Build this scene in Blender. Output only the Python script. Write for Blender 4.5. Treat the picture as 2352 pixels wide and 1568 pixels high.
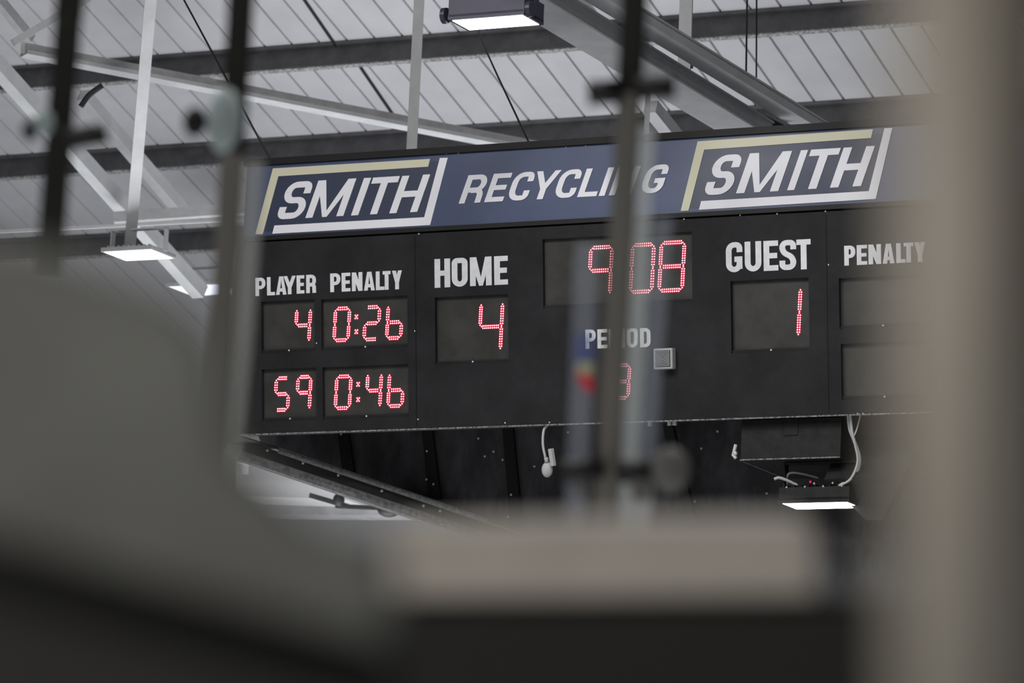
import bpy, bmesh, math, random
from mathutils import Vector, Matrix
random.seed(4)
for o in list(bpy.data.objects): bpy.data.objects.remove(o)
S = bpy.context.scene
COL = S.collection

# ---------------------------------------------------------------- camera
FPX = 10190.0                       # focal length in pixels of the 2352 px wide frame
PHI, RHO = math.radians(10.4), math.radians(2.76)
CAM = Vector((0, 0, 1.6))
_r0 = Vector((1, 0, 0)); _u0 = Vector((0, -math.sin(PHI), math.cos(PHI)))
FWD = Vector((0, math.cos(PHI), math.sin(PHI)))
RGT = math.cos(RHO)*_r0 + math.sin(RHO)*_u0
UPV = -math.sin(RHO)*_r0 + math.cos(RHO)*_u0
cd = bpy.data.cameras.new('camera'); cam = bpy.data.objects.new('camera', cd); COL.objects.link(cam)
cam.matrix_world = Matrix(((RGT.x, UPV.x, -FWD.x, CAM.x), (RGT.y, UPV.y, -FWD.y, CAM.y),
                           (RGT.z, UPV.z, -FWD.z, CAM.z), (0, 0, 0, 1)))
cd.sensor_width = 36; cd.sensor_fit = 'HORIZONTAL'; cd.lens = FPX/2352*36
cd.clip_start = .1; cd.clip_end = 400
cd.dof.use_dof = True; cd.dof.focus_distance = 29.2; cd.dof.aperture_fstop = (cd.lens/1000)/.055
S.camera = cam
S.view_settings.view_transform = 'Standard'; S.view_settings.look = 'None'
S.view_settings.exposure = 0.0; S.view_settings.gamma = 1; S.view_settings.use_curve_mapping = False

# ---------------------------------------------------------------- world and lamps
w = bpy.data.worlds.new('world'); S.world = w; w.use_nodes = True
w.node_tree.nodes['Background'].inputs[0].default_value = (.93, .96, 1, 1)
w.node_tree.nodes['Background'].inputs[1].default_value = .04

def lamp(name, loc, aim, energy, size, spread=math.pi, col=(1, .98, .96), size_y=None):
    d = bpy.data.lights.new(name, 'AREA'); d.energy = energy; d.size = size; d.color = col; d.spread = spread
    if size_y: d.shape = 'RECTANGLE'; d.size_y = size_y
    o = bpy.data.objects.new(name, d); COL.objects.link(o); o.location = loc
    o.rotation_euler = (Vector(aim)-Vector(loc)).to_track_quat('-Z', 'Y').to_euler(); return o
# high-bay lamps hanging over the rink in front of the board
for x, y in ((-9, 12), (-3, 9), (3, 11), (-10, 20), (-5, 21), (0, 20)):
    lamp('rink_high_bay_light', (x, y, 12.5), (x+.5, y+3, 0), 330, 1.2)
# added unseen fill light, brightens the roof sheets from below
lamp('roof_fill_light', (-1.5, 35.5, 3.2), (-1.2, 36.5, 12), 330, 5, math.radians(140), (.96, .97, 1))
# added soft light beside the camera, brightens the blurred foreground
lamp('foreground_fill_light', (-2.5, .5, 2.6), (.25, 2.1, 1.9), 90, .5, math.pi, (1, .95, .87))

# ---------------------------------------------------------------- frames and helpers
AL, TH = math.radians(26.6), math.radians(7.6)
U = Vector((math.cos(AL), -math.sin(AL), 0)); NF = Vector((-math.sin(AL), -math.cos(AL), 0)); Z = Vector((0, 0, 1))
V = math.cos(TH)*Z + math.sin(TH)*NF; WN = math.cos(TH)*NF - math.sin(TH)*Z
def ray(px, py): return FWD + (px-1176)/FPX*RGT - (py-784)/FPX*UPV
def W(px, py, d): return CAM + d*ray(px, py)
def hit(px, py, O, n):
    r = ray(px, py); return CAM + r*((O-CAM).dot(n)/r.dot(n))
def frame(O, a, b, c): return Matrix(((a.x, b.x, c.x, O.x), (a.y, b.y, c.y, O.y), (a.z, b.z, c.z, O.z), (0, 0, 0, 1)))
OB = W(550, 998, 30.3)                   # lower left corner of the cabinet face
OH = hit(558, 545, OB, WN)               # lower left corner of the header sign face
MB = frame(OB, U, V, WN); MH = frame(OH, U, Z, NF)
def uv(px, py): P = hit(px, py, OB, WN)-OB; return Vector((P.dot(U), P.dot(V)))
def hv(px, py): P = hit(px, py, OH, NF)-OH; return Vector((P.dot(U), P.z))

def BP(px, py, off): return hit(px, py, OB-NF*off, NF)       # photo point on an upright plane behind the board

def mat(name, col, rough=.6, metal=0, emis=None, es=0, var=0, vscale=8, bump=0, bscale=60, spec=.5, col2=None, lo=.35, hi=.65, stretch=None):
    m = bpy.data.materials.new(name); m.use_nodes = True; nt = m.node_tree; b = nt.nodes['Principled BSDF']
    b.inputs['Base Color'].default_value = (*col, 1); b.inputs['Roughness'].default_value = rough
    b.inputs['Metallic'].default_value = metal; b.inputs['Specular IOR Level'].default_value = spec
    if emis: b.inputs['Emission Color'].default_value = (*emis, 1); b.inputs['Emission Strength'].default_value = es
    tc = nt.nodes.new('ShaderNodeTexCoord'); vec = tc.outputs['Object']
    if stretch:
        mp = nt.nodes.new('ShaderNodeMapping'); mp.inputs['Scale'].default_value = stretch
        nt.links.new(vec, mp.inputs[0]); vec = mp.outputs[0]
    if var or col2:
        n = nt.nodes.new('ShaderNodeTexNoise'); n.inputs['Scale'].default_value = vscale; n.inputs['Detail'].default_value = 6
        n.inputs['Roughness'].default_value = .65
        r = nt.nodes.new('ShaderNodeValToRGB'); e = r.color_ramp.elements
        e[0].position = lo; e[1].position = hi
        c2 = col2 or tuple(min(1, c*(1+var)) for c in col)
        e[0].color = (*[c*(1-var) for c in col], 1); e[1].color = (*c2, 1)
        nt.links.new(vec, n.inputs['Vector']); nt.links.new(n.outputs['Fac'], r.inputs[0]); nt.links.new(r.outputs[0], b.inputs['Base Color'])
    if bump:
        n = nt.nodes.new('ShaderNodeTexNoise'); n.inputs['Scale'].default_value = bscale; n.inputs['Detail'].default_value = 4
        bp = nt.nodes.new('ShaderNodeBump'); bp.inputs['Strength'].default_value = bump; bp.inputs['Distance'].default_value = .01
        nt.links.new(vec, n.inputs['Vector']); nt.links.new(n.outputs['Fac'], bp.inputs['Height']); nt.links.new(bp.outputs[0], b.inputs['Normal'])
    return m
def glow(name, col, s):
    m = bpy.data.materials.new(name); m.use_nodes = True; nt = m.node_tree; nt.nodes.clear()
    e = nt.nodes.new('ShaderNodeEmission'); e.inputs[0].default_value = (*col, 1); e.inputs[1].default_value = s
    o = nt.nodes.new('ShaderNodeOutputMaterial'); nt.links.new(e.outputs[0], o.inputs[0]); return m
def milky(name, col, fac):
    m = bpy.data.materials.new(name); m.use_nodes = True; nt = m.node_tree; nt.nodes.clear()
    t = nt.nodes.new('ShaderNodeBsdfTransparent'); d = nt.nodes.new('ShaderNodeBsdfTranslucent'); d2 = nt.nodes.new('ShaderNodeBsdfDiffuse')
    d.inputs[0].default_value = (*col, 1); d2.inputs[0].default_value = (*col, 1)
    a = nt.nodes.new('ShaderNodeMixShader'); b = nt.nodes.new('ShaderNodeMixShader'); o = nt.nodes.new('ShaderNodeOutputMaterial')
    a.inputs[0].default_value = .5; nt.links.new(d.outputs[0], a.inputs[1]); nt.links.new(d2.outputs[0], a.inputs[2])
    b.inputs[0].default_value = fac; nt.links.new(t.outputs[0], b.inputs[1]); nt.links.new(a.outputs[0], b.inputs[2]); nt.links.new(b.outputs[0], o.inputs[0]); return m

M = dict(
    cab=mat('cabinet_black', (.020, .020, .022), .6, var=.25, vscale=3, bump=.12, bscale=200, spec=.2),
    trim=mat('trim_black', (.008, .008, .008), .5, spec=.3),
    worn=mat('worn_edge', (.05, .05, .05), .6, col2=(.32, .32, .33), vscale=60, lo=.4, hi=.6),
    blue=mat('sign_blue', (.050, .070, .145), .35, var=.12, vscale=1.5),
    bluedark=mat('sign_dark_blue', (.030, .040, .078), .35, var=.1, vscale=2),
    cream=mat('sign_cream', (.64, .62, .47), .5), white=mat('sign_white', (.82, .82, .87), .5),
    letter=mat('letter_vinyl', (.80, .81, .84), .5, var=.06, vscale=20),
    window=mat('smoked_acrylic', (.036, .035, .032), .5, var=.3, vscale=5, spec=.5, bump=.05, bscale=600),
    led=glow('led_core', (1, .70, .76), 2.4), ledred=mat('led_lens_red', (.4, .01, .04), .3, emis=(1, .004, .07), es=.55),
    screw=mat('screw_metal', (.7, .7, .7), .4, .3), rivet=mat('dull_rivet', (.55, .55, .55), .5),
    alarm=mat('sounder_grey', (.42, .42, .43), .5), grille=mat('sounder_dark', (.03, .03, .03), .6),
    roof=mat('roof_sheet', (.50, .50, .52), .55, var=.07, vscale=1.2, bump=.05, bscale=30),
    purlin=mat('purlin_dark', (.055, .055, .06), .6, col2=(.11, .11, .115), vscale=5, lo=.35, hi=.75),
    flange=mat('purlin_flange', (.12, .12, .12), .6, col2=(.42, .42, .42), vscale=45, lo=.4, hi=.6),
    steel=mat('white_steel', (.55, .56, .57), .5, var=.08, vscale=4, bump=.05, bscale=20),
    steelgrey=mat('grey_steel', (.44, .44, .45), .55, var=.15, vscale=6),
    cable=mat('cable_black', (.01, .01, .01), .6), wcable=mat('cable_white', (.55, .55, .54), .5),
    lhouse=mat('floodlight_housing', (.045, .045, .07), .4, .3), lpanel=glow('floodlight_lens', (.93, .96, 1), 14),
    lpanel2=glow('far_floodlight_lens', (.9, 1, .97), 6), lpanel3=glow('small_floodlight_lens', (.8, .84, 1), 2.2),
    ply=mat('black_cladding', (.032, .032, .035), .7, col2=(.12, .12, .13), vscale=2.5, lo=.42, hi=.85, stretch=(2, .8, 1), bump=.1, bscale=40),
    batten=mat('black_batten', (.004, .004, .004), .7), beam=mat('beam_underside', (.24, .24, .24), .8, col2=(.55, .55, .55), vscale=30, lo=.35, hi=.7, bump=.4, bscale=60),
    pipe=mat('dusty_pipe', (.10, .10, .10), .6, col2=(.30, .30, .30), vscale=50, lo=.35, hi=.7),
    box=mat('box_black', (.011, .011, .011), .6, col2=(.024, .024, .024), vscale=9, spec=.25), dark=mat('dark_metal', (.022, .022, .023), .55, var=.3, vscale=10, spec=.4),
    wallw=mat('wall_white', (.55, .55, .56), .7, var=.04, vscale=2),
    ice=mat('ice', (.78, .8, .83), .25), 
    post=mat('stanchion_dark', (.028, .027, .024), .6, spec=.3), postw=mat('stanchion_warm', (.22, .21, .185), .5),
    clamp=mat('clamp_black', (.008, .008, .008), .5), cap=mat('bolt_cap', (.50, .60, .60), .4), capg=mat('bolt_cap_grey', (.19, .185, .175), .5),
    slab=mat('barrier_grey', (.125, .13, .125), .8, col2=(.075, .075, .075), vscale=3, lo=.4, hi=.7),
    black=mat('black_rubber', (.006, .006, .006), .8, spec=.2), darkg=mat('dark_panel', (.02, .02, .02), .7, spec=.2),
    ledge=mat('beige_ledge', (.42, .39, .35), .7, var=.06, vscale=12), column=mat('beige_column', (.225, .208, .18), .6, var=.04, vscale=6),
)

class B:
    def __init__(s): s.v = []; s.f = []
    def add(s, vs, fs):
        n = len(s.v); s.v += [tuple(v) for v in vs]; s.f += [[i+n for i in f] for f in fs]; return s
    def box(s, x0, y0, z0, x1, y1, z1):
        vs = [(x, y, z) for z in (z0, z1) for y in (y0, y1) for x in (x0, x1)]
        return s.add(vs, [(0, 2, 3, 1), (4, 5, 7, 6), (0, 1, 5, 4), (2, 6, 7, 3), (0, 4, 6, 2), (1, 3, 7, 5)])
    def prism(s, poly, z0, z1):
        a = sum(poly[i][0]*poly[(i+1) % len(poly)][1]-poly[(i+1) % len(poly)][0]*poly[i][1] for i in range(len(poly)))
        if a < 0: poly = poly[::-1]
        n = len(poly); vs = [(p[0], p[1], z0) for p in poly]+[(p[0], p[1], z1) for p in poly]
        return s.add(vs, [tuple(range(n))[::-1], tuple(range(n, 2*n))]+[(i, (i+1) % n, (i+1) % n+n, i+n) for i in range(n)])
    def bar(s, p, q, w, h, up=Z):                       # box section between two points
        p, q = Vector(p), Vector(q); d = (q-p).normalized(); a = d.cross(up).normalized(); b = a.cross(d).normalized()
        vs = [c+a*(i*w/2)+b*(j*h/2) for c in (p, q) for i, j in ((-1, -1), (1, -1), (1, 1), (-1, 1))]
        return s.add(vs, [(0, 1, 2, 3), (7, 6, 5, 4), (0, 4, 5, 1), (1, 5, 6, 2), (2, 6, 7, 3), (3, 7, 4, 0)])
    def tube(s, pts, r, n=10):
        pts = [Vector(p) for p in pts]; rings = []; ref = Vector((.31, .77, .55))
        for i, p in enumerate(pts):
            d = (pts[min(i+1, len(pts)-1)]-pts[max(i-1, 0)]).normalized(); a = d.cross(ref).normalized(); b = d.cross(a)
            rr = r[i] if isinstance(r, (list, tuple)) else r
            rings.append([p+a*rr*math.cos(2*math.pi*k/n)+b*rr*math.sin(2*math.pi*k/n) for k in range(n)])
        vs = [v for g in rings for v in g]; fs = [tuple(range(n)), tuple(range(len(vs)-n, len(vs)))[::-1]]
        for i in range(len(pts)-1):
            for k in range(n): fs.append((i*n+k, (i+1)*n+k, (i+1)*n+(k+1) % n, i*n+(k+1) % n))
        return s.add(vs, fs)
    def dome(s, c, r, h, n=8, ax=None):                 # low cap on the +z side
        a, b, d = ax or (Vector((1, 0, 0)), Vector((0, 1, 0)), Vector((0, 0, 1))); c = Vector(c); vs = []
        for rr, hh in ((1, 0), (.75, .66)): vs += [c+(a*math.cos(2*math.pi*k/n)+b*math.sin(2*math.pi*k/n))*r*rr+d*h*hh for k in range(n)]
        vs.append(c+d*h)
        return s.add(vs, [(k, (k+1) % n, n+(k+1) % n, n+k) for k in range(n)]+[(n+k, n+(k+1) % n, 2*n) for k in range(n)])
    def ball(s, c, r, sx=1, sy=1, sz=1):
        bm = bmesh.new(); bmesh.ops.create_uvsphere(bm, u_segments=20, v_segments=12, radius=r)
        vs = [(c[0]+v.co.x*sx, c[1]+v.co.y*sy, c[2]+v.co.z*sz) for v in bm.verts]; fs = [[v.index for v in f.verts] for f in bm.faces]
        bm.free(); return s.add(vs, fs)
def obj(name, b, m, parent=None, mw=None, bevel=0, smooth=False, seg=2):
    me = bpy.data.meshes.new(name); me.from_pydata([tuple(v) for v in b.v], [], b.f); me.materials.append(m)
    bm = bmesh.new(); bm.from_mesh(me); bmesh.ops.recalc_face_normals(bm, faces=bm.faces); bm.to_mesh(me); bm.free()
    if smooth: me.polygons.foreach_set('use_smooth', [True]*len(me.polygons))
    o = bpy.data.objects.new(name, me); COL.objects.link(o)
    if parent: o.parent = parent
    if mw: o.matrix_world = mw
    if bevel: md = o.modifiers.new('bevel', 'BEVEL'); md.width = bevel; md.segments = seg; md.limit_method = 'ANGLE'
    return o
def tag(o, label, cat, group=None):
    o['label'] = label; o['category'] = cat
    if group: o['group'] = group
    return o
def thing(name, mw, label, cat, group=None):
    o = bpy.data.objects.new(name, None); COL.objects.link(o); o.empty_display_size = .1
    o.matrix_world = mw if isinstance(mw, Matrix) else Matrix.Translation(mw)
    return tag(o, label, cat, group)
def loc(root): 
    inv = root.matrix_basis.inverted(); return lambda p: inv @ Vector(p)
def localise(b, root):
    f = loc(root); b.v = [tuple(f(v)) for v in b.v]; return b
def struct(o): o['kind'] = 'structure'; return o

# ---------------------------------------------------------------- ground, roof, far wall
struct(obj('floor', B().box(-40, -12, -.2, 50, 75, 0), M['ice']))
P1 = W(951, 89, 38.0)
RD = (FPX*FWD + (6204-1176)*RGT - (6803-784)*UPV).normalized()
RD = (RD - U*RD.dot(U)).normalized(); RN = U.cross(RD).normalized()
if RN.z < 0: RN = -RN
MR = frame(P1, U, RD, RN)
def rr(px, py, off=0): P = hit(px, py, P1+RN*off, RN)-P1; return Vector((P.dot(U), P.dot(RD)))
x0r, x1r, y0r, y1r = -16, 16, -5, rr(700, 1030)[1]
prof = []; x = x0r; pitch = abs(rr(662, 113)[0]-rr(600, 118)[0])
while x < x1r:
    prof += [(x, 0), (x+pitch-.024, 0), (x+pitch-.020, .022), (x+pitch-.004, .022)]; x += pitch
b = B(); n = len(prof)
b.add([(p[0], y, p[1]) for y in (y0r, y1r) for p in prof]+[(p[0], y, p[1]+.06) for y in (y0r, y1r) for p in prof],
      [(i, i+1, n+i+1, n+i) for i in range(n-1)]+[(2*n+i, 3*n+i, 3*n+i+1, 2*n+i+1) for i in range(n-1)])
b.box(x0r, y0r, .12, x1r, y1r, .2)
struct(obj('ceiling', b, M['roof'], mw=MR))
for _a, _b in (((697, -6), (775, 107)), ((822, 143), (905, 264))):
    pa, pb = rr(*_a), rr(*_b)
    tag(obj('roof_joint_strip', B().tube([(pa.x, pa.y, -.012), (pb.x, pb.y, -.012)], .013, 8), M['cable'], mw=MR),
        'dark joint strip on the roof sheets %s the purlin crossing left of the bright floodlight' % ('above' if _a[0] < 800 else 'below'), 'strip')
pl = [(-1.55, None), (0, 'dark roof purlin just under the roof sheets, the highest one fully in view'),
      (rr(868, 307)[1], 'dark roof purlin running behind the top of the scoreboard sign'),
      (rr(179, 546)[1], 'dark roof purlin low on the left above the small bright floodlight')]
step = pl[2][0]
for k, (yy, lab) in enumerate(pl):
    if lab is None: continue
    t = thing('roof_purlin', MR @ Matrix.Translation((0, yy, 0)), lab, 'roof beam', 'roof purlins')
    c = -.205
    obj('web', B().box(x0r, -.006, c, x1r, .006, -.002), M['purlin'], t)
    obj('lower_flange', B().box(x0r, -.0, c-.01, x1r, .05, c), M['flange'], t)
    obj('upper_flange', B().box(x0r, -.06, -.012, x1r, .0, -.002), M['purlin'], t)

ye = MR @ Vector((0, y1r-.3, 0))
MW = frame(Vector((ye.x, ye.y, 0)), U, Z, NF)
struct(obj('wall_back', B().box(-16, 0, -.3, 16, ye.z+.1, 0), M['wallw'], mw=MW))

# ---------------------------------------------------------------- scoreboard cabinet
SB = thing('scoreboard', MB, 'large black ice rink scoreboard with red lit digits and white captions under the blue sign', 'scoreboard')
BW, BH, BD = 5.68, 1.31, .28
wins = [  # four corners in the photograph, pulled onto the board's own plane
    ((600, 692), (722, 688), (723, 806), (601, 811)), ((738, 688), (935.5, 678), (937, 798), (738, 803)),
    ((601, 848), (725, 844), (728, 963), (602, 968)), ((741, 844), (938, 835), (939, 957), (741, 962)),
    ((999, 683), (1166, 675), (1169, 831), (1000, 838)), ((1246, 552), (1588, 529), (1591, 692), (1248, 710)),
    ((1678, 646), (1857, 637), (1860, 805), (1680, 811)), ((1926, 640), (2124, 629), (2126, 748), (1929, 755)),
    ((1931, 790), (2126, 782), (2128, 912), (1933, 918))]
wr = []
for q in wins:
    p = [uv(*c) for c in q]; wr.append(((p[0].x+p[3].x)/2, (p[2].y+p[3].y)/2, (p[1].x+p[2].x)/2, (p[0].y+p[1].y)/2))
dx = wr[7][0]-wr[1][0]
wr += [(r[2]+.06, r[1], r[2]+.42, r[3]) for r in (wr[7], wr[8])]
# front skin with openings cut as a grid
def skin(W_, H_, rects, z0, z1):
    b = B(); xs = sorted({0, W_, *[r[0] for r in rects], *[r[2] for r in rects]}); ys = sorted({0, H_, *[r[1] for r in rects], *[r[3] for r in rects]})
    inside = lambda x, y: any(r[0] < x < r[2] and r[1] < y < r[3] for r in rects)
    for i in range(len(xs)-1):
        for j in range(len(ys)-1):
            cx, cy = (xs[i]+xs[i+1])/2, (ys[j]+ys[j+1])/2
            if inside(cx, cy): continue
            b.add([(xs[i], ys[j], z1), (xs[i+1], ys[j], z1), (xs[i+1], ys[j+1], z1), (xs[i], ys[j+1], z1)], [(0, 1, 2, 3)])
    for r in rects:
        x0, y0, x1, y1 = r
        b.add([(x0, y0, z1), (x1, y0, z1), (x1, y1, z1), (x0, y1, z1), (x0, y0, z0), (x1, y0, z0), (x1, y1, z0), (x0, y1, z0)],
              [(0, 4, 5, 1), (1, 5, 6, 2), (2, 6, 7, 3), (3, 7, 4, 0)])
    return b
b = skin(BW, BH, wr, -.035, 0)
b.add([(0, 0, 0), (BW, 0, 0), (BW, BH, 0), (0, BH, 0), (0, 0, -BD), (BW, 0, -BD), (BW, BH, -BD), (0, BH, -BD)],
      [(0, 1, 5, 4), (1, 2, 6, 5), (2, 3, 7, 6), (3, 0, 4, 7), (4, 5, 6, 7)])
obj('cabinet', b, M['cab'], SB)
obj('edge_strip', B().box(0, -.006, -.02, BW, .003, .006), M['worn'], SB)
sm = B()
for px, y0, y1 in ((955, 545, 968), (1900, 490, 935)):
    x = uv(px, (y0+y1)/2).x; obj('panel_seam', B().box(x-.003, .02, 0, x+.003, BH-.02, .003), M['trim'], SB)
def screws(b, pts, fn, r=.006):
    for p in pts: q = fn(*p); b.dome((q.x, q.y, .0), r, .005)
    return b
for i, r in enumerate(wr):
    x0, y0, x1, y1 = r
    wo = obj('display_window', B().box(x0-.01, y0-.01, -.05, x1+.01, y1+.01, -.030), M['window'], SB)
    bb = B()   # thin bottom rail of each window and its screw
    bb.box(x0, y0, -.03, x1, y0+.022, -.012)
    obj('bottom_rail', bb, M['cab'], wo)
    obj('screw', B().dome(((x0+x1)/2, y0+.012, -.012), .0075, .006), M['screw'], wo)
for _p in ([(953, 760), (960, 963), (962, 537), (727, 788), (1785, 491), (1896, 485), (1571, 503), (1700, 494),
    (1515, 497), (1903, 608), (1160, 971), (1262, 970), (1970, 950), (1982, 950)]): obj('screw', screws(B(), [_p], uv, .006), M['screw'], SB)
for _x, _y in ((1487, 969), (1532, 973), (1544, 970)):
    q = uv(_x, _y); obj('cable_clip', B().box(q.x-.012, -.03, -.05, q.x+.012, -.004, -.03), M['wcable'], SB)
# splayed left side cheek
cs = OB+Z*0; a = hit(515, 1026, OB-NF*.55, NF)
c_l = SB
f = loc(c_l); p0, p1 = Vector((0, 0, -.004)), Vector((0, BH, -.004)); q0 = f(a); q1 = q0+f(OB+Z*1.42)-f(OB)
bb = B(); nn = (p1-p0).cross(q0-p0).normalized()*.012
bb.add([p0, p1, q1, q0, p0+nn, p1+nn, q1+nn, q0+nn], [(0, 1, 2, 3), (7, 6, 5, 4), (0, 4, 5, 1), (1, 5, 6, 2), (2, 6, 7, 3), (3, 7, 4, 0)])
obj('side_cheek', bb, M['dark'], SB)

# ---------------------------------------------------------------- lettering
def stroke(pts, tv, th, r=None, closed=False, seg=6):
    """thick path: tv = thickness of upright runs, th = of level runs; corners rounded"""
    P = [Vector(p) for p in pts]; out = []; n = len(P)
    for i, p in enumerate(P):
        if (i in (0, n-1)) and not closed: out.append(p); continue
        a, c = P[i-1], P[(i+1) % n]; d1, d2 = (a-p), (c-p); rad = min(r, d1.length*.5, d2.length*.5) if r else 0
        if rad < 1e-6: out.append(p); continue
        s, e = p+d1.normalized()*rad, p+d2.normalized()*rad
        for k in range(seg+1):
            t = k/seg*math.pi/2; out.append(p+(s-p)*(1-math.sin(t))+(e-p)*(1-math.cos(t)))
    m = len(out); L, R = [], []
    for i, p in enumerate(out):
        if closed: t = out[(i+1) % m]-out[i-1]
        else: t = out[min(i+1, m-1)]-out[max(i-1, 0)]
        t = t.normalized() if t.length > 1e-9 else Vector((1, 0)); nx, ny = -t.y, t.x
        o = Vector((nx*tv/2, ny*th/2)); L.append(p+o); R.append(p-o)
    qs = []
    for i in range(m if closed else m-1):
        j = (i+1) % m; qs.append([L[i], L[j], R[j], R[i]])
    return qs
def rect(x0, y0, x1, y1): return [Vector((x0, y0)), Vector((x1, y0)), Vector((x1, y1)), Vector((x0, y1))]
def poly(*p): return [Vector(q) for q in p]
def glyph(c, w, h, a, t):
    A, T = a/2, t/2; R = min(w, h)*.5; q = []
    if c == 'I': return [rect(0, 0, w, h)]
    if c in 'HMNEPRLDK': q.append(rect(0, 0, a, h))
    if c in 'HMN': q.append(rect(w-a, 0, w, h))
    if c == 'H': q.append(rect(0, (h-t)/2, w, (h+t)/2))
    if c == 'M': q += [poly((0, h), (a*1.12, h), (w/2+a*.32, 0), (w/2-a*.32, 0)), poly((w, h), (w-a*1.12, h), (w/2-a*.32, 0), (w/2+a*.32, 0))]
    if c == 'N': q.append(poly((0, h), (a*1.05, h), (w, 0), (w-a*1.05, 0)))
    if c == 'E': q += [rect(0, 0, w, t), rect(0, h-t, w, h), rect(0, (h-t)/2, w*.93, (h+t)/2)]
    if c == 'L': q.append(rect(0, 0, w, t))
    if c == 'T': q += [rect(0, h-t, w, h), rect((w-a)/2, 0, (w+a)/2, h)]
    if c in 'PR': q += stroke([(A, h-T), (w-A, h-T), (w-A, h*.46), (A, h*.46)], a, t, R*.62)
    if c == 'R': q += stroke([(w*.4, h*.44), (w-A*1.05, h*.44), (w-A*.95, 0)], a, t, R*.45)
    if c == 'D': q += stroke([(A, h-T), (w-A, h-T), (w-A, T), (A, T)], a, t, R*.7)
    if c == 'O': q += stroke([(w/2, h-T), (w-A, h-T), (w-A, T), (A, T), (A, h-T)], a, t, R-A*.8, True)
    if c == 'U': q += stroke([(A, h), (A, T), (w-A, T), (w-A, h)], a, t, R-A*.8)
    if c == 'A': q += [poly((0, 0), (a*.98, 0), (w/2+a*.12, h), (w/2-a*.55, h)), poly((w, 0), (w-a*.98, 0), (w/2-a*.12, h), (w/2+a*.55, h)), rect(w*.22, h*.17, w*.78, h*.17+t)]
    if c == 'Y': q += [poly((0, h), (a*1.02, h), (w/2+A, h*.36), (w/2-A, h*.36)), poly((w, h), (w-a*1.02, h), (w/2-A, h*.36), (w/2+A, h*.36)), rect((w-a)/2, 0, (w+a)/2, h*.4)]
    if c == 'C': q += stroke([(w-A, h*.66), (w-A, h-T), (A, h-T), (A, T), (w-A, T), (w-A, h*.34)], a, t, R*.72)
    if c == 'G': q += stroke([(w-A, h*.66), (w-A, h-T), (A, h-T), (A, T), (w-A, T), (w-A, h*.5)], a, t, R*.72)+[rect(w*.52, h*.52-t, w, h*.52), rect(w-a, h*.1 if w < h*.7 else h*.25, w, h*.52)]
    if c == 'S':
        if w < h*.7: q += stroke([(w-A, h*.68), (w-A, h-T), (A, h-T), (A, h*.60), (w-A, h*.41), (w-A, T), (A, T), (A, h*.32)], a, t, R*.8)
        else: q += stroke([(w-A, h*.67), (w-A, h-T), (A, h-T), (A, h/2), (w-A, h/2), (w-A, T), (A, T), (A, h*.33)], a, t, R*.75)
    return q
def word(name, txt, ext, base, cap, fn, parent, m, aw, th, shear=0, depth=.004, z=0):
    """ext: left and right x of each letter in the photo; base: two baseline points; cap: photo height of capitals"""
    b = B(); (bx0, by0), (bx1, by1) = base
    for ch, (l, r) in zip(txt, ext):
        yl = by0+(by1-by0)*(l-bx0)/(bx1-bx0); p = fn(l, yl); q = fn(r, by0+(by1-by0)*(r-bx0)/(bx1-bx0)); t = fn(l, yl-cap)
        wd, h = q.x-p.x, t.y-p.y; y = p.y
        for n_, pl_ in enumerate(glyph(ch, wd, h, aw, th*h)):
            b.prism([(p.x+v.x+shear*v.y, y+v.y) for v in pl_], z+.0004, z+depth+n_*.00006)
    return obj(name, b, m, parent)
PX = 1/335.0
word('player_caption', 'PLAYER', [(587.3, 610.2), (614, 632), (634.6, 658.5), (652, 680), (682, 699.6), (704, 726.4)], ((588, 680), (726, 672)), 42, uv, SB, M['letter'], 9.2*PX, .18)
word('penalty_caption', 'PENALTY', [(759.2, 782.4), (785.4, 805.3), (809, 833), (836.6, 861.3), (864, 883.4), (879.8, 897.7), (901.3, 923.9)], ((760, 671), (918, 664)), 43, uv, SB, M['letter'], 9.6*PX, .18)
word('home_caption', 'HOME', [(999, 1034.7), (1038.6, 1075), (1080.3, 1130), (1136, 1167.3)], ((1000, 661), (1168, 653)), 66, uv, SB, M['letter'], 14.2*PX, .18)
word('period_caption', 'PERIOD', [(1345.5, 1369), (1373, 1396), (1399, 1423), (1427, 1436), (1440.5, 1465.5), (1470.9, 1495)], ((1346, 801), (1495, 797)), 44, uv, SB, M['letter'], 9*PX, .18)
word('guest_caption', 'GUEST', [(1668.4, 1706.2), (1711.6, 1749.7), (1754.8, 1788.4), (1791.4, 1829.8), (1830.5, 1863.2)], ((1670, 626), (1860, 618)), 69, uv, SB, M['letter'], 13.5*PX, .18)
word('penalty_caption', 'PENALTY', [(1940, 1965.4), (1968.7, 1992.5), (1995.5, 2024.4), (2028, 2055), (2059.2, 2080.4), (2076.5, 2098.8), (2101.2, 2126.2)], ((1941, 610), (2120, 601)), 45.5, uv, SB, M['letter'], 10.3*PX, .18)

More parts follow.
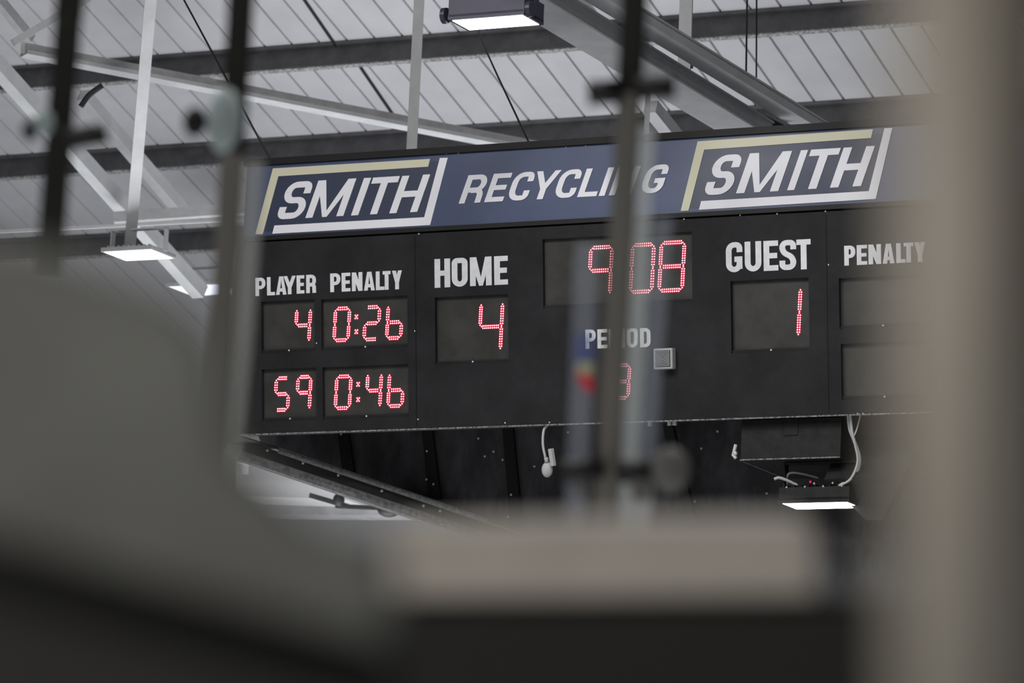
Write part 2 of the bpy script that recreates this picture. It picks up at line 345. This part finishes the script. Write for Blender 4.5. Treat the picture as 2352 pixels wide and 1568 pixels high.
# ---------------------------------------------------------------- red LED digits
SEG = {'0': 'abcdef', '1': 'bc', '2': 'abged', '3': 'abgcd', '4': 'fgbc', '5': 'afgcd', '6': 'fgcde', '8': 'abcdefg', '9': 'abcfg'}
def dots(ch, w, h, s):
    P = []; segs = SEG[ch]; hs = s/2
    def run(p, q, vert, e0, e1):
        p, q = Vector(p), Vector(q); L = (q-p).length; d = (q-p)/L; nrm = Vector((-d.y, d.x))
        k = max(2, round((L-1.3*s)/s)); g0 = s*.62
        tip0, tip1 = p+d*g0*.55, q-d*g0*.55
        if vert: P.append(tip0); P.append(tip1)
        n_ = max(3, round((L-2.6*s if vert else L-2.4*s)/s)); a0 = s*1.25 if vert else s*1.45
        for i in range(n_+1):
            c = p+d*(a0+(L-2*a0)*i/n_); P.append(c+nrm*hs*.98); P.append(c-nrm*hs*.98)
    o = s*.5
    X0, X1, Y0, Y1, YM = o, w-o, o, h-o, h/2
    if 'a' in segs: run((X0, Y1), (X1, Y1), False, 0, 0)
    if 'g' in segs: run((X0, YM), (X1, YM), False, 0, 0)
    if 'd' in segs: run((X0, Y0), (X1, Y0), False, 0, 0)
    def vseg(x, y0, y1, top, bot, sg):
        # where a level run meets the end, the column stops short and a corner dot sits inside
        a, b2 = (y0+(s*.55 if bot else 0)), (y1-(s*.55 if top else 0))
        run((x, a), (x, b2), True, 0, 0)
        if bot: P.append(Vector((x+sg*s*.75, y0+s*.25)))
        if top: P.append(Vector((x+sg*s*.75, y1-s*.25)))
    if 'f' in segs: vseg(X0, YM, Y1, 'a' in segs, 'g' in segs and 'e' not in segs, 1)
    if 'b' in segs: vseg(X1, YM, Y1, 'a' in segs, 'g' in segs and 'c' not in segs, -1)
    if 'e' in segs: vseg(X0, Y0, YM, 'g' in segs and 'f' not in segs, 'd' in segs, 1)
    if 'c' in segs: vseg(X1, Y0, YM, 'g' in segs and 'b' not in segs, 'd' in segs, -1)
    return P
def leds(P, org, slant, parent, name='digit', z=-.029):
    r = .0044; lens = B(); core = B()
    for p in P:
        x, y = org.x+p.x+slant*p.y, org.y+p.y
        lens.dome((x, y, z), r*1.95, .0012, 8); core.dome((x, y, z+.001), r, .005, 8)
    o = obj(name, lens, M['ledred'], parent); o['label'] = 'red dotted segments, lit'
    obj('lit_diode', core, M['led'], o)
def digit(ch, pl_, ptop, wpx, slant=.07, s=5.35, z=-.029):
    """pl_: photo point of lower-left corner of the digit cell, ptop: y of cell top"""
    p = uv(*pl_); t = uv(pl_[0], ptop); q = uv(pl_[0]+wpx, pl_[1]-wpx*.05); k = (t.y-p.y)/(pl_[1]-ptop)
    leds(dots(ch, q.x-p.x, t.y-p.y, s*k), p, slant, SB, z=z)
def colon(c0, c1):
    for c in (c0, c1):
        p = uv(*c); s = .0105; leds([Vector((0, 0)), Vector((s*.8, s)), Vector((-s*.8, s)), Vector((s*.8, -s)), Vector((-s*.8, -s))], p, .07, SB, 'colon_dot')
digit('4', (671, 786), 709, 36); digit('0', (760, 784), 706, 37); colon((814, 727), (814, 761)); digit('2', (829, 782), 703, 37); digit('6', (881, 779), 701, 37)
digit('5', (624, 944), 866, 34); digit('9', (674, 941), 863, 34); digit('0', (763, 940), 862, 37); colon((818, 882), (818, 917)); digit('4', (834, 936), 858, 36); digit('6', (884, 935), 857, 37)
digit('4', (1093, 806), 696, 54); digit('9', (1345, 678), 566, 54, s=5.6); digit('0', (1441, 673), 560, 54, s=5.6); digit('8', (1507, 670), 555, 58, s=5.6)
digit('1', (1778, 774), 663, 54, s=5.6); digit('3', (1405, 917), 837, 40, z=.001)
# the colon of the clock sits behind the stanchion
colon((1419, 592), (1417, 645))

# sounder
AS = uv(1531, 824.5); e0, e1 = uv(1509, 825).x, uv(1553, 825).x; hw = (e1-e0)/2
SO = thing('alarm_sounder', MB @ Matrix.Translation((AS.x, AS.y, 0)), 'small square grey sounder with concentric square grille on the black scoreboard face', 'sounder')
obj('housing', B().box(-hw, -hw, 0, hw, hw, .06), M['alarm'], SO, bevel=.008)
obj('grille_plate', B().box(-hw*.78, -hw*.78, .06, hw*.78, hw*.78, .062), M['grille'], SO)
g = B()
for k in range(5):
    o_, i_ = hw*(.70-.14*k), hw*(.70-.14*k)-hw*.055
    g.box(-o_, -o_, .062, o_, -i_, .067).box(-o_, i_, .062, o_, o_, .067).box(-o_, -i_, .062, -i_, i_, .067).box(i_, -i_, .062, o_, i_, .067)
obj('grille_rings', g, M['alarm'], SO)

# ---------------------------------------------------------------- header sign
HS = thing('header_sign', MH, 'long blue sign reading SMITH RECYCLING SMITH on top of the black scoreboard', 'sign')
HH = hv(1300, 349).y+0; HT = .497
obj('sign_face', B().box(0, 0, -.10, BW, HT, 0), M['blue'], HS)
for x0, x1 in ((hv(612, 460).x, hv(1000, 440).x), (hv(1590, 400).x, hv(2022, 380).x)):
    obj('logo_background', B().prism([(x0-.03, .03), (x1-.03, .03), (x1+.08, .45), (x0+.08, .45)], 0, .001), M['bluedark'], HS)
obj('top_trim', B().box(-.02, HT, -.12, BW+.02, HT+.045, .02), M['trim'], HS)
obj('bottom_trim', B().box(-.0, -.03, -.12, BW, -.0, .012), M['trim'], HS)
def flat(name, pts, m): obj(name, B().prism([tuple(hv(*p)) for p in pts], .001, .005), m, HS)
flat('cream_stripe', [(587, 538), (627.5, 387), (988.5, 365), (984, 383), (640, 405), (604, 538)], M['cream'])
flat('white_stripe', [(626, 537), (631, 518), (975, 499), (1011, 363), (1029, 362.5), (988.5, 517)], M['white'])
flat('cream_stripe', [(1564, 485), (1603, 325), (2006, 297), (2001, 317), (1618, 344), (1582, 484)], M['cream'])
flat('white_stripe', [(1606, 482), (1611, 462), (1996, 439), (2032, 295), (2050, 294), (2012, 457)], M['white'])
kw = dict(shear=.335, z=.001)
word('smith_lettering', 'SMITH', [(634, 693), (702, 789), (806.8, 823.2), (828, 889), (894.7, 958.7)], ((708, 500.5), (952.8, 487)), 84, hv, HS, M['white'], 18*PX, .165, **kw)
word('recycling_lettering', 'RECYCLING', [(1054, 1103), (1112.5, 1155), (1163, 1210), (1212, 1268), (1270, 1318), (1326, 1370), (1375.5, 1389), (1398.8, 1450), (1468, 1518)], ((1054, 468), (1455, 446)), 64, hv, HS, M['white'], 14.5*PX, .17, **kw)
word('smith_lettering', 'SMITH', [(1615, 1677), (1691, 1788), (1808.4, 1824.8), (1832, 1900), (1906.7, 1978)], ((1699, 444), (1978, 427)), 90, hv, HS, M['white'], 19.6*PX, .165, **kw)
for _p in [(1300, 338), (1345, 335), (1025, 353), (1053, 352)]: obj('sign_screw', screws(B(), [_p], hv, .005), M['screw'], HS)

# ---------------------------------------------------------------- black clad structure behind and below
Ok = OB - NF*1.1
MK = frame(Ok, U, Z, NF)
def kv(px, py): P = hit(px, py, Ok, NF)-Ok; return Vector((P.dot(U), P.z))
BC = thing('black_clad_bulkhead', MK, 'black boarded bulkhead with upright battens and a sloping lower edge under the scoreboard', 'bulkhead')
def kq(*pts): return [tuple(kv(*p)) for p in pts]
obj('cladding', B().prism(kq((570, 930), (2400, 850), (2400, 1628), (1480, 1320), (600, 1020)), -.05, 0), M['ply'], BC)
for xa, xb, yb in ((783, 806, 1100), (978, 1003, 1150), (1164, 1190, 1205), (1368, 1400, 1290)):
    pts = kq((xa-10, 940), (xa+13, 940), (xb+13, yb), (xb-14, yb)); bt = obj('batten', B().prism(pts, 0, .03), M['batten'], BC)
for p in [(985, 1037), (984, 1102), (1000, 1113), (788, 998), (967, 988), (1159, 1057), (1171, 1188), (1309, 994), (1652, 992), (1615, 1031), (1600, 1153), (1765, 1134), (1103, 1008), (1118, 1049), (1138, 1038), (1232, 1072), (1178, 1137)]:
    q = kv(*p); obj('rivet', B().dome((q.x, q.y, .03), .009, .008), M['rivet'], BC)
# inclined strut
tag(obj('inclined_strut', B().bar(BP(1530, 955, .98), BP(1600, 1240, .98), .07, .05, NF), M['dark']), 'dark inclined steel strut on the black bulkhead, right of the grey stanchion', 'strut')
# sloping lower beam
E0 = W(545, 1022, 30.9); E1 = W(1600, 1378, 31.0)
BE = thing('sloping_edge_beam', E0, 'sloping grey beam with a dark riveted flange and round pipe along the bulkhead edge', 'beam')
f = loc(BE)
def eline(off, px0, px1, d=30.75):
    y = lambda x: 1012+off+(x-560)*.336
    return W(px0, y(px0), d), W(px1, y(px1), d)
dr = (E1-E0).normalized()
p, q = eline(32, 520, 2400, 30.78); obj('beam_underside', localise(B().bar(p, q, .12, .095, Z), BE), M['beam'], BE)
p, q = eline(12, 560, 2400, 30.66); obj('flange', localise(B().bar(p, q, .03, .075, Z), BE), M['dark'], BE)
p, q = eline(-9+4, 640, 2400, 30.6); obj('pipe', localise(B().tube([p, q], .021, 12), BE), M['pipe'], BE)
for p in [(614, 1034), (696, 1063), (777, 1091), (877, 1127), (973, 1161), (1011, 1173)]:
    c = W(p[0], p[1], 30.62); obj('rivet', B().ball(f(c), .010), M['rivet'], BE)
tag(obj('corner_gusset', B().add([W(550, 999, 30.35), W(515, 1025, 30.9), W(640, 1026, 30.75), W(550, 1002, 30.36), W(515, 1030, 30.92), W(640, 1031, 30.77)], [(0, 1, 2), (3, 5, 4), (0, 3, 4, 1), (1, 4, 5, 2), (2, 5, 3, 0)]), M['dark']), 'dark triangular corner plate joining the scoreboard corner and sloping beam', 'bracket')

# loudspeaker box and lamp under the board on the right
def hq(px, py, O_, n): return hit(px, py, O_, n)
Os = BP(1700, 1056, .08)
MS = frame(Os, U, Z, NF)
SP = thing('hanging_speaker_box', MS, 'black box shaped cabinet hanging under the right half of the scoreboard', 'box')
ws = (hit(1930, 1047, Os, NF)-Os).dot(U)
obj('cabinet', B().box(0, 0, -.80, ws, .262, 0), M['box'], SP, bevel=.004)
obj('edge_trim', B().box(0, -.004, -.0, ws, .004, .004).box(-.004, -.004, -.80, .004, .004, 0), M['worn'], SP)
obj('handle_recess', B().box(.30, .15, 0, .40, .262, .006), M['batten'], SP, bevel=.01)
lt = B(); lt.tube([(-.03, .10, .01), (-.045, .03, .012), (-.025, -.0+.01, .01)], .012, 8); lt.ball((-.028, .04, .02), .016)
obj('latch', lt, M['screw'], SP)
Od = BP(1934, 1075, .42)
SP2 = thing('hanging_speaker_box', frame(Od, U, Z, NF), 'second dark box set back beside the hanging cabinet, half lost behind the pale column', 'box')
obj('cabinet', B().box(.02, -.02, -.4, .52, .40, 0), M['box'], SP2, bevel=.004)
h_ = B(); cc = Vector((.42, -.30, .05)); h_.add([(0, -.12, .3), (.55, -.1, .3), (.55, .2, .0), (0, .2, .0), (.22, -.36, .1), (.33, -.36, .1), (.33, -.2, -.2), (.22, -.2, -.2)], [(0, 1, 2, 3), (4, 5, 1, 0), (5, 6, 2, 1), (6, 7, 3, 2), (7, 4, 0, 3), (7, 6, 5, 4)])
obj('horn', h_, M['dark'], SP2)

def flood(name, quad, d, hh, label, lens, knobs=False, hm='lhouse', en=14):
    """quad: photo corners of the lens (near-left, near-right, far-right, far-left order not needed)"""
    cx = sum(p[0] for p in quad)/4; cy = sum(p[1] for p in quad)/4; O_ = W(cx, cy, d)
    t = thing(name, frame(O_, U, -NF, Z), label, 'floodlight', 'floodlights under the roof'); f = loc(t)
    # lens lies in a plane tipped a little towards the rink
    n = (Z*math.cos(.0)+NF*math.sin(.0)).normalized()
    P = [f(hit(x, y, O_, n)) for x, y in quad]
    xs = (P[0].x+P[3].x)/2, (P[1].x+P[2].x)/2; ys = (P[0].y+P[1].y)/2, (P[3].y+P[2].y)/2
    x0, x1 = min(xs), max(xs); y0, y1 = min(ys), max(ys)
    obj('lens', B().box(x0, y0, -.004, x1, y1, .004), lens, t)
    bz = B(); e = .022
    bz.box(x0-e, y0-e, -.002, x1+e, y0, .03).box(x0-e, y1, -.002, x1+e, y1+e, .03).box(x0-e, y0, -.002, x0, y1, .03).box(x1, y0, -.002, x1+e, y1, .03)
    obj('bezel', bz, M[hm], t)
    ho = B().box(x0-e, y0-e, .012, x1+e, y1+e, hh)
    for k in range(9):
        x = x0+(x1-x0)*(k+.5)/9; ho.box(x-.004, y0, hh, x+.004, y1, hh+.02)
    obj('housing', ho, M[hm], t, bevel=.006)
    ar = B()
    for sx in ((x0-e-.012), (x1+e+.012)):
        ar.box(sx-.004, (y0+y1)/2-.03, .02, sx+.004, (y0+y1)/2+.03, hh+.18)
    ar.box(x0-e-.016, (y0+y1)/2-.03, hh+.17, x1+e+.016, (y0+y1)/2+.03, hh+.18)
    obj('mounting_bracket', ar, M[hm], t)
    if knobs:
        for sx, sg in ((x0-e-.016, -1), (x1+e+.016, 1)):
            obj('knob', B().tube([(sx, y0, hh*.25), (sx+sg*.03, y0, hh*.25)], .05, 18), M[hm], t)
    d_ = bpy.data.lights.new('floodlight_glow', 'AREA'); d_.shape = 'RECTANGLE'; d_.size = x1-x0; d_.size_y = max(.1, y1-y0); d_.energy = en
    lo = bpy.data.objects.new('floodlight_glow', d_); COL.objects.link(lo); lo.matrix_world = t.matrix_world @ Matrix.Translation(((x0+x1)/2, (y0+y1)/2, -.01))
    return t, (x0, x1, y0, y1)
flood('floodlight', [(1080, 70), (1229, 54), (1200, 31), (1046, 49)], 27.5, .13, 'bright floodlight in a dark housing at the top centre, above the blue sign', M['lpanel'], True)
flood('floodlight', [(272, 597), (391, 594), (358, 574), (250, 576)], 35.0, .03, 'bright flat floodlight low on the left at the foot of the white hanger', M['lpanel2'], hm='steel')
flood('floodlight', [(417, 680), (540, 674), (520, 652), (412, 657)], 40, .03, 'bluish white floodlight half hidden behind the left stanchion', M['lpanel3'], hm='steel')
LT, ex = flood('floodlight', [(1832, 1171), (1966, 1162), (1943, 1149), (1810, 1158)], 28.55, .10, 'slim bright floodlight hanging below the black box under the scoreboard', M['lpanel'], hm='box', en=4)
for k in range(7): obj('terminal', B().ball((ex[0]+(ex[1]-ex[0])*(k+.5)/7, ex[2]-.02, .10+.02*(k % 2)), .007), M['rivet'], LT)
obj('status_lamp', B().ball((ex[0]+.2, ex[2]-.03, .13), .008), M['ledred'], LT)

# ---------------------------------------------------------------- cables
def bez(pts, n=8):
    out = []; P = [Vector(p) for p in pts]; P = [P[0]*2-P[1]]+P+[P[-1]*2-P[-2]]
    for i in range(1, len(P)-2):
        for k in range(n):
            t = k/n; a, b_, c, d = P[i-1:i+3]
            out.append(.5*((2*b_)+(c-a)*t+(2*a-5*b_+4*c-d)*t*t+(3*b_-a-3*c+d)*t**3))
    out.append(P[-2]); return out
def cable(pts, d, r, m, label, name='cable', group=None, d2=None):
    P = [W(x, y, d if d2 is None else d+(d2-d)*i/(len(pts)-1)) for i, (x, y) in enumerate(pts)]
    return tag(obj(name, B().tube(bez(P) if len(P) > 2 else P, r, 8), m, smooth=True), label, 'cable', group)
cable([(282, -260), (625, 374)], 33.5, .007, M['cable'], 'thin black wire reaching down to the left end of the blue sign', 'suspension_wire', d2=30.6)
cable([(1085, 30), (1118, 119), (1218, 334)], 33, .007, M['cable'], 'thin black wire reaching down to the middle of the blue sign', 'suspension_wire', d2=30.2)
cable([(1720, -300), (1714, 140), (1713, 192)], 32, .0075, M['cable'], 'left one of the two upright black cables over the right of the sign', 'suspension_wire')
cable([(1739, -300), (1737, 206)], 32, .0065, M['cable'], 'right one of the two upright black cables over the right of the sign', 'suspension_wire')
cable([(235, 196), (205, 218), (185, 245)], 34, .022, M['cable'], 'short bent black pipe in the roof at upper left', 'pipe')
cable([(1948, 950), (1952, 985), (1962, 1012), (1974, 1050), (1968, 1085), (1940, 1108), (1924, 1118)], 28.42, .012, M['wcable'], 'thick white cable looping from the scoreboard to the floodlight below it')
cable([(1953, 950), (1957, 990), (1964, 1020), (1970, 1060), (1955, 1098), (1930, 1116)], 28.38, .009, M['wcable'], 'thin white cable tied against the thick looping one')
cable([(1977, 950), (1968, 985), (1960, 1004)], 28.38, .005, M['wcable'], 'thin white stay wire meeting the cable loop at its tie')
cable([(1778, 1100), (1790, 1097), (1808, 1103), (1832, 1115)], 28.65, .010, M['wcable'], 'short white cable hump left above the lower floodlight')
cable([(1808, 1122), (1807, 1098), (1815, 1086), (1840, 1087), (1880, 1097)], 28.7, .008, M['wcable'], 'white cable running along the underside of the hanging cabinet')
PG = thing('power_plug', W(1258, 1065, 29.3), 'grey plug dangling on a short white lead under the scoreboard', 'plug'); 
pts = [W(x, y, 29.3) for x, y in ((1259, 974), (1249, 988), (1247, 1020), (1253, 1052))]
obj('lead', localise(B().tube(bez(pts), .009, 8), PG), M['wcable'], PG, smooth=True)
b = B(); c = W(1257, 1078, 29.28); b.ball(c, .042, .9, .6, 1.25); b.tube([W(1254, 1050, 29.28), W(1256, 1062, 29.28)], .014, 10)
obj('body', localise(b, PG), M['steelgrey'], PG, smooth=True)
obj('pin_block', localise(B().bar(W(1265, 1030, 29.25), W(1271, 1070, 29.25), .03, .03, Z), PG), M['wcable'], PG, bevel=.004)

# ---------------------------------------------------------------- white roof steel
def member(name, p, q, d0, d1, wpx, label, m='steel', hr=1.0, cat='steel member', group='white roof steelwork', up=Z):
    a, b_ = W(*p, d0), W(*q, d1); wd = wpx*(d0+d1)/2/FPX
    return tag(obj(name, B().bar(a, b_, wd*hr, wd, up), M[m]), label, cat, group)
def angle_member(name, p, q, d0, d1, upx, lpx, label):
    """hollow section seen from below: grey side face, paler flange under it"""
    a, b_ = W(*p, d0), W(*q, d1); k = (d0+d1)/2/FPX
    t = thing(name, a, label, 'steel member', 'white roof steelwork'); d = (b_-a)
    f = loc(t); dirn = d.normalized(); side = dirn.cross(Z).normalized(); up = side.cross(dirn).normalized()
    if side.y > 0: side = -side
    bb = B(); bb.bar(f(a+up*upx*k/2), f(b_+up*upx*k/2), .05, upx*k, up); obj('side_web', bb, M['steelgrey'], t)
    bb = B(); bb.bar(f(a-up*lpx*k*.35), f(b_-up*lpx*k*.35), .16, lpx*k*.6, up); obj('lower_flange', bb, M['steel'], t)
    return t
member('hanger_post', (372, -310), (298, 572), 32.6, 35.25, 27, 'white upright hanger on the left ending above the low floodlight')
member('hanger_post', (978, -300), (944, 372), 32.5, 32.5, 24, 'white upright hanger behind the middle left of the blue sign')
member('hanger_post', (1585, -300), (1571, 190), 31, 31, 29, 'short white upright hanger at the top right, meeting the truss')
member('hanger_post', (1490, 170), (1484, 330), 31.6, 31.6, 12, 'thin grey upright rod right behind the middle stanchion, touching the sign top', 'steelgrey')
angle_member('diagonal_brace', (55, 118), (1260, 348), 34.5, 36.5, 19, 15, 'long white brace crossing the roof gently from upper left to the sign')
member('diagonal_brace', (-290, -165), (460, 672), 35, 38, 34, 'wide white diagonal brace running down from the left edge to the bluish floodlight')
member('diagonal_brace', (190, 218), (425, 492), 37, 38, 28, 'white diagonal brace right of the left hanger, above the thin rail')
member('diagonal_brace', (30, 98), (330, -78), 33.5, 34, 17, 'short white brace rising right in the top left corner')
member('diagonal_brace', (-200, -240), (70, 90), 33.2, 34, 22, 'grey brace stub at the very top left corner', 'steelgrey')
member('gusset_post', (55, 62), (52, 122), 34, 34, 9, 'small dark bracket where two braces meet at upper left', 'steelgrey')
member('tie_beam', (262, 500), (560, 480), 37, 37, 24, 'horizontal grey steel tube left of the scoreboard, above the thin white rail', 'steelgrey')
member('tie_rail', (-300, 548), (560, 503), 36.5, 36.5, 7, 'thin white horizontal rail crossing the left hanger')
# truss chords running away from the camera
DD = -NF
def along(p, q, d1):
    """line through both photo points whose depth follows the direction away from the board"""
    b_ = W(*q, d1); pl_n = DD.cross(RGT).normalized(); best = None
    for k in range(200):
        d0 = d1-8*k/200; a = W(*p, d0)
        e = (b_-a).normalized().dot(DD)
        if best is None or e > best[0]: best = (e, a)
    return best[1], b_
def chord(name, p, q, d1, side_px, low_px, label, width=.18):
    a, b_ = along(p, q, d1); dirn = (b_-a).normalized(); side = dirn.cross(Z).normalized(); up = side.cross(dirn).normalized(); k = (a-CAM).length/FPX
    t = thing(name, a, label, 'truss chord', 'white truss chords'); f = loc(t)
    obj('side_web', B().bar(f(a+up*side_px*k/2), f(b_+up*side_px*k/2), width*.5, side_px*k, up), M['steel'], t)
    obj('lower_flange', B().bar(f(a-up*.004), f(b_-up*.004), width, .014, up), M['steel'], t)
    obj('upper_flange', B().bar(f(a+up*side_px*k), f(b_+up*side_px*k), width*.6, .014, up), M['steel'], t)
    return t
chord('truss_chord', (1100, -62), (1750, 330), 31.8, 55, 30, 'lower one of the two pale truss chords running down to the sign', .30)
chord('truss_chord', (1000, -228), (1905, 321), 32.4, 34, 18, 'upper one of the two pale truss chords running down to the sign', .16)
member('truss_web', (1290, -20), (1400, 90), 30.5, 30.8, 34, 'wide pale diagonal between the truss chords, right of the bright floodlight')
member('truss_web', (1494, 245), (1562, 330), 32.2, 32.6, 32, 'pale diagonal dropping from the lower chord to the sign top, right of the stanchion')
member('truss_plate', (1520, 163), (1592, 152), 31, 31, 8, 'small dark clip plate bridging the two truss chords', 'dark', cat='bracket')
member('truss_plate', (1573, 158), (1588, 196), 31.2, 31.2, 16, 'dark stub under the short right hanger between the chords', 'dark', cat='bracket')
member('truss_plate', (1514, 145), (1532, 128), 31, 31, 9, 'small black slot bracket on the lower chord', 'dark', cat='bracket')
member('cable_tray', (1690, 244), (1800, 298), 31.6, 31.9, 16, 'dark slim tray lying between the chords just above the sign', 'dark', cat='tray')

# ---------------------------------------------------------------- white ductwork and clutter under the bulkhead edge
def slab(name, quad, d, th, m, label, cat):
    O_ = W(*quad[0], d); P = [hit(x, y, O_, NF) for x, y in quad]
    b = B(); n = len(P); b.add(P+[p-NF*th for p in P], [tuple(range(n)), tuple(range(n, 2*n))[::-1]]+[(i, (i+1) % n, (i+1) % n+n, i+n) for i in range(n)])
    return tag(obj(name, b, M[m]), label, cat)
slab('wall_duct', [(540, 1058), (790, 1065), (795, 1128), (790, 1146), (540, 1140)], 39, .5, 'wallw', 'white boxed duct below the left corner of the scoreboard, above the dark bracket', 'duct')
slab('dark_lintel', [(540, 1040), (730, 1052), (730, 1068), (540, 1062)], 38.6, .2, 'steelgrey', 'grey lintel strip just under the sloping beam at left', 'lintel')
slab('dark_lintel', [(560, 1150), (1010, 1150), (1010, 1184), (560, 1182)], 40, .3, 'steelgrey', 'grey horizontal lintel behind the dark swivel bracket', 'lintel')
WB = thing('wall_bracket', W(780, 1150, 37.5), 'dark swivel bracket with a slanting arm seen below the sloping beam', 'bracket')
obj('arm', localise(B().bar(W(710, 1137, 37.5), W(800, 1163, 37.5), .06, .035, Z), WB), M['dark'], WB)
obj('bar', localise(B().bar(W(770, 1162, 37.6), W(905, 1168, 37.6), .06, .03, Z), WB), M['dark'], WB)
b = B(); b.ball(W(778, 1148, 37.45), .05, 1, 1, 1.2); b.ball(W(893, 1172, 37.5), .06, 1.6, 1, 1); obj('pivot', localise(b, WB), M['dark'], WB)
member('hanger_post', (566, 1030), (563, 1090), 38.8, 38.8, 14, 'short pale post stub under the left corner of the scoreboard')

# ---------------------------------------------------------------- foreground: stanchions and glass of the rink barrier
def stanchion(top, bot, d, wpx, label, m, clamps, caps, strips, cut=.38):
    a, b_ = W(*top, d), W(*bot, d); k = d/FPX; t = thing('barrier_stanchion', b_, label, 'stanchion', 'barrier stanchions'); f = loc(t)
    mid = a.lerp(b_, cut)
    obj('upper_post', B().bar(f(a), f(mid), wpx*1.12*k, .03, NF), M['post'], t, bevel=.004)
    obj('post', B().bar(f(mid), f(b_), wpx*k, .034, NF), M[m], t, bevel=.004)
    for (x0, y0), (x1, y1), th in clamps:
        obj('clamp', B().tube([f(W(x0, y0, d-.03)), f(W(x1, y1, d-.03))], th*k/2, 14), M['clamp'], t, smooth=True)
    for x, y, r, m2, sy in caps: obj('bolt_cap', B().ball(f(W(x, y, d-.05)), r*k, 1, .5, sy), M[m2], t, smooth=True)
    for q, m3 in strips:
        P = [f(W(x, y, d+.02)) for x, y in q]; off = f(W(*q[0], d+.04))-P[0]
        obj('glass_edge', B().add(P+[p+off for p in P], [(0, 1, 2, 3), (7, 6, 5, 4), (0, 4, 5, 1), (1, 5, 6, 2), (2, 6, 7, 3), (3, 7, 4, 0)]), m3, t)
    return t
def colour_glint(t, q, m, d=9.95):  # rainbow glint of the glass edge, put into tinted translucent sheets
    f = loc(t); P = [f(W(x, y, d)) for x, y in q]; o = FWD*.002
    obj('colour_glint', B().add(P+[p+o for p in P], [(0, 1, 2, 3), (7, 6, 5, 4), (0, 4, 5, 1), (1, 5, 6, 2), (2, 6, 7, 3), (3, 7, 4, 0)]), m, t)
veil1 = milky('glass_edge_pale', (.74, .78, .78), .42); veil2 = milky('glass_edge_faint', (.5, .54, .62), .22); veil3 = milky('glass_edge_mid', (.55, .55, .53), .38)
stanchion((184, -300), (112, 620), 10, 56, 'dark out of focus glass stanchion nearest the left edge', 'post',
          [((150, 322), (245, 304), 50)], [(100, 282, 24, 'cap', 1.3), (70, 298, 20, 'clamp', 1.3)], [])
stanchion((570, -300), (492, 1090), 10, 50, 'dark out of focus glass stanchion in front of the left end of the sign', 'postw',
          [], [(515, 275, 40, 'cap', 1.9), (448, 280, 28, 'clamp', 1.3)],
          [([(535, 370), (608, 370), (560, 1075), (505, 1075)], veil3)], cut=.47)
S3 = stanchion((1474, -300), (1388, 1260), 10, 50, 'warm grey out of focus stanchion crossing the middle of the scoreboard', 'postw',
          [((1350, 214), (1425, 209), 58), ((1465, 203), (1550, 197), 58), ((1292, 1078), (1385, 1078), 46), ((1420, 1080), (1492, 1078), 46)],
          [(1540, 1078, 44, 'capg', 1.2), (1472, 1125, 24, 'capg', 1.3), (1335, 1120, 20, 'capg', 1)],
          [([(1452, 290), (1505, 290), (1468, 1060), (1412, 1060)], veil1), ([(1500, 500), (1545, 500), (1505, 1060), (1464, 1060)], veil2),
           ([(1322, 560), (1376, 560), (1352, 1090), (1302, 1090)], veil2), ([(1420, 1110), (1500, 1110), (1490, 1235), (1405, 1235)], veil1),
           ([(1300, 1110), (1350, 1110), (1344, 1240), (1298, 1240)], veil2)], cut=.33)

colour_glint(S3, [(1322, 765), (1366, 765), (1362, 830), (1318, 830)], milky('glint_blue', (.10, .16, .5), .35))
colour_glint(S3, [(1328, 832), (1362, 832), (1361, 862), (1326, 856)], milky('glint_cream', (.8, .8, .45), .4))
colour_glint(S3, [(1322, 856), (1361, 864), (1360, 902), (1344, 896)], milky('glint_red', (1, .08, .12), .7))

# grey slanted partition, left
def plate(name, pts, d, th, m, parent, bevel=.01):
    f = loc(parent); P = [f(W(x, y, d)) for x, y in pts]; n = len(P); off = FWD*th
    return obj(name, B().add(P+[p+off for p in P], [tuple(range(n)), tuple(range(n, 2*n))[::-1]]+[(i, (i+1) % n, (i+1) % n+n, i+n) for i in range(n)]), M[m], parent, bevel=bevel)
GP = thing('partition', W(300, 1700, 2.9), 'large blurred grey partition with a black slanting rail filling the lower left foreground', 'partition')
plate('panel', [(60, 555), (180, 600), (300, 640), (420, 690), (500, 780), (540, 1040), (640, 1120), (720, 1200), (905, 1245), (905, 2600), (-900, 2600), (-900, 505)], 2.9, .05, 'slab', GP)
f = loc(GP)
obj('handrail', B().tube([f(W(-850, 1041, 2.76)), f(W(900, 1525, 2.76))], .0118, 16), M['black'], GP, smooth=True)
plate('kick_panel', [(900, 1540), (900, 2550), (-800, 2550), (-800, 1078)], 2.84, .03, 'darkg', GP)
RB = thing('rink_barrier', W(1500, 1700, 4.3), 'blurred black barrier with a beige ledge across the foreground below the scoreboard', 'barrier')
plate('ledge', [(885, 1222), (1300, 1208), (1850, 1202), (1880, 1202), (1880, 1370), (885, 1376)], 4.3, .25, 'ledge', RB)
plate('base_panel', [(300, 1384), (3600, 1354), (3600, 3400), (300, 3400)], 4.35, .2, 'darkg', RB)
# round column, right
tag(obj('column', B().tube([W(2256, -260, 2.05), W(2250, 784, 2.05), W(2256, 1800, 2.05)], .040, 48), M['column'], smooth=True), 'large blurred beige round post filling the right edge of the view', 'column')
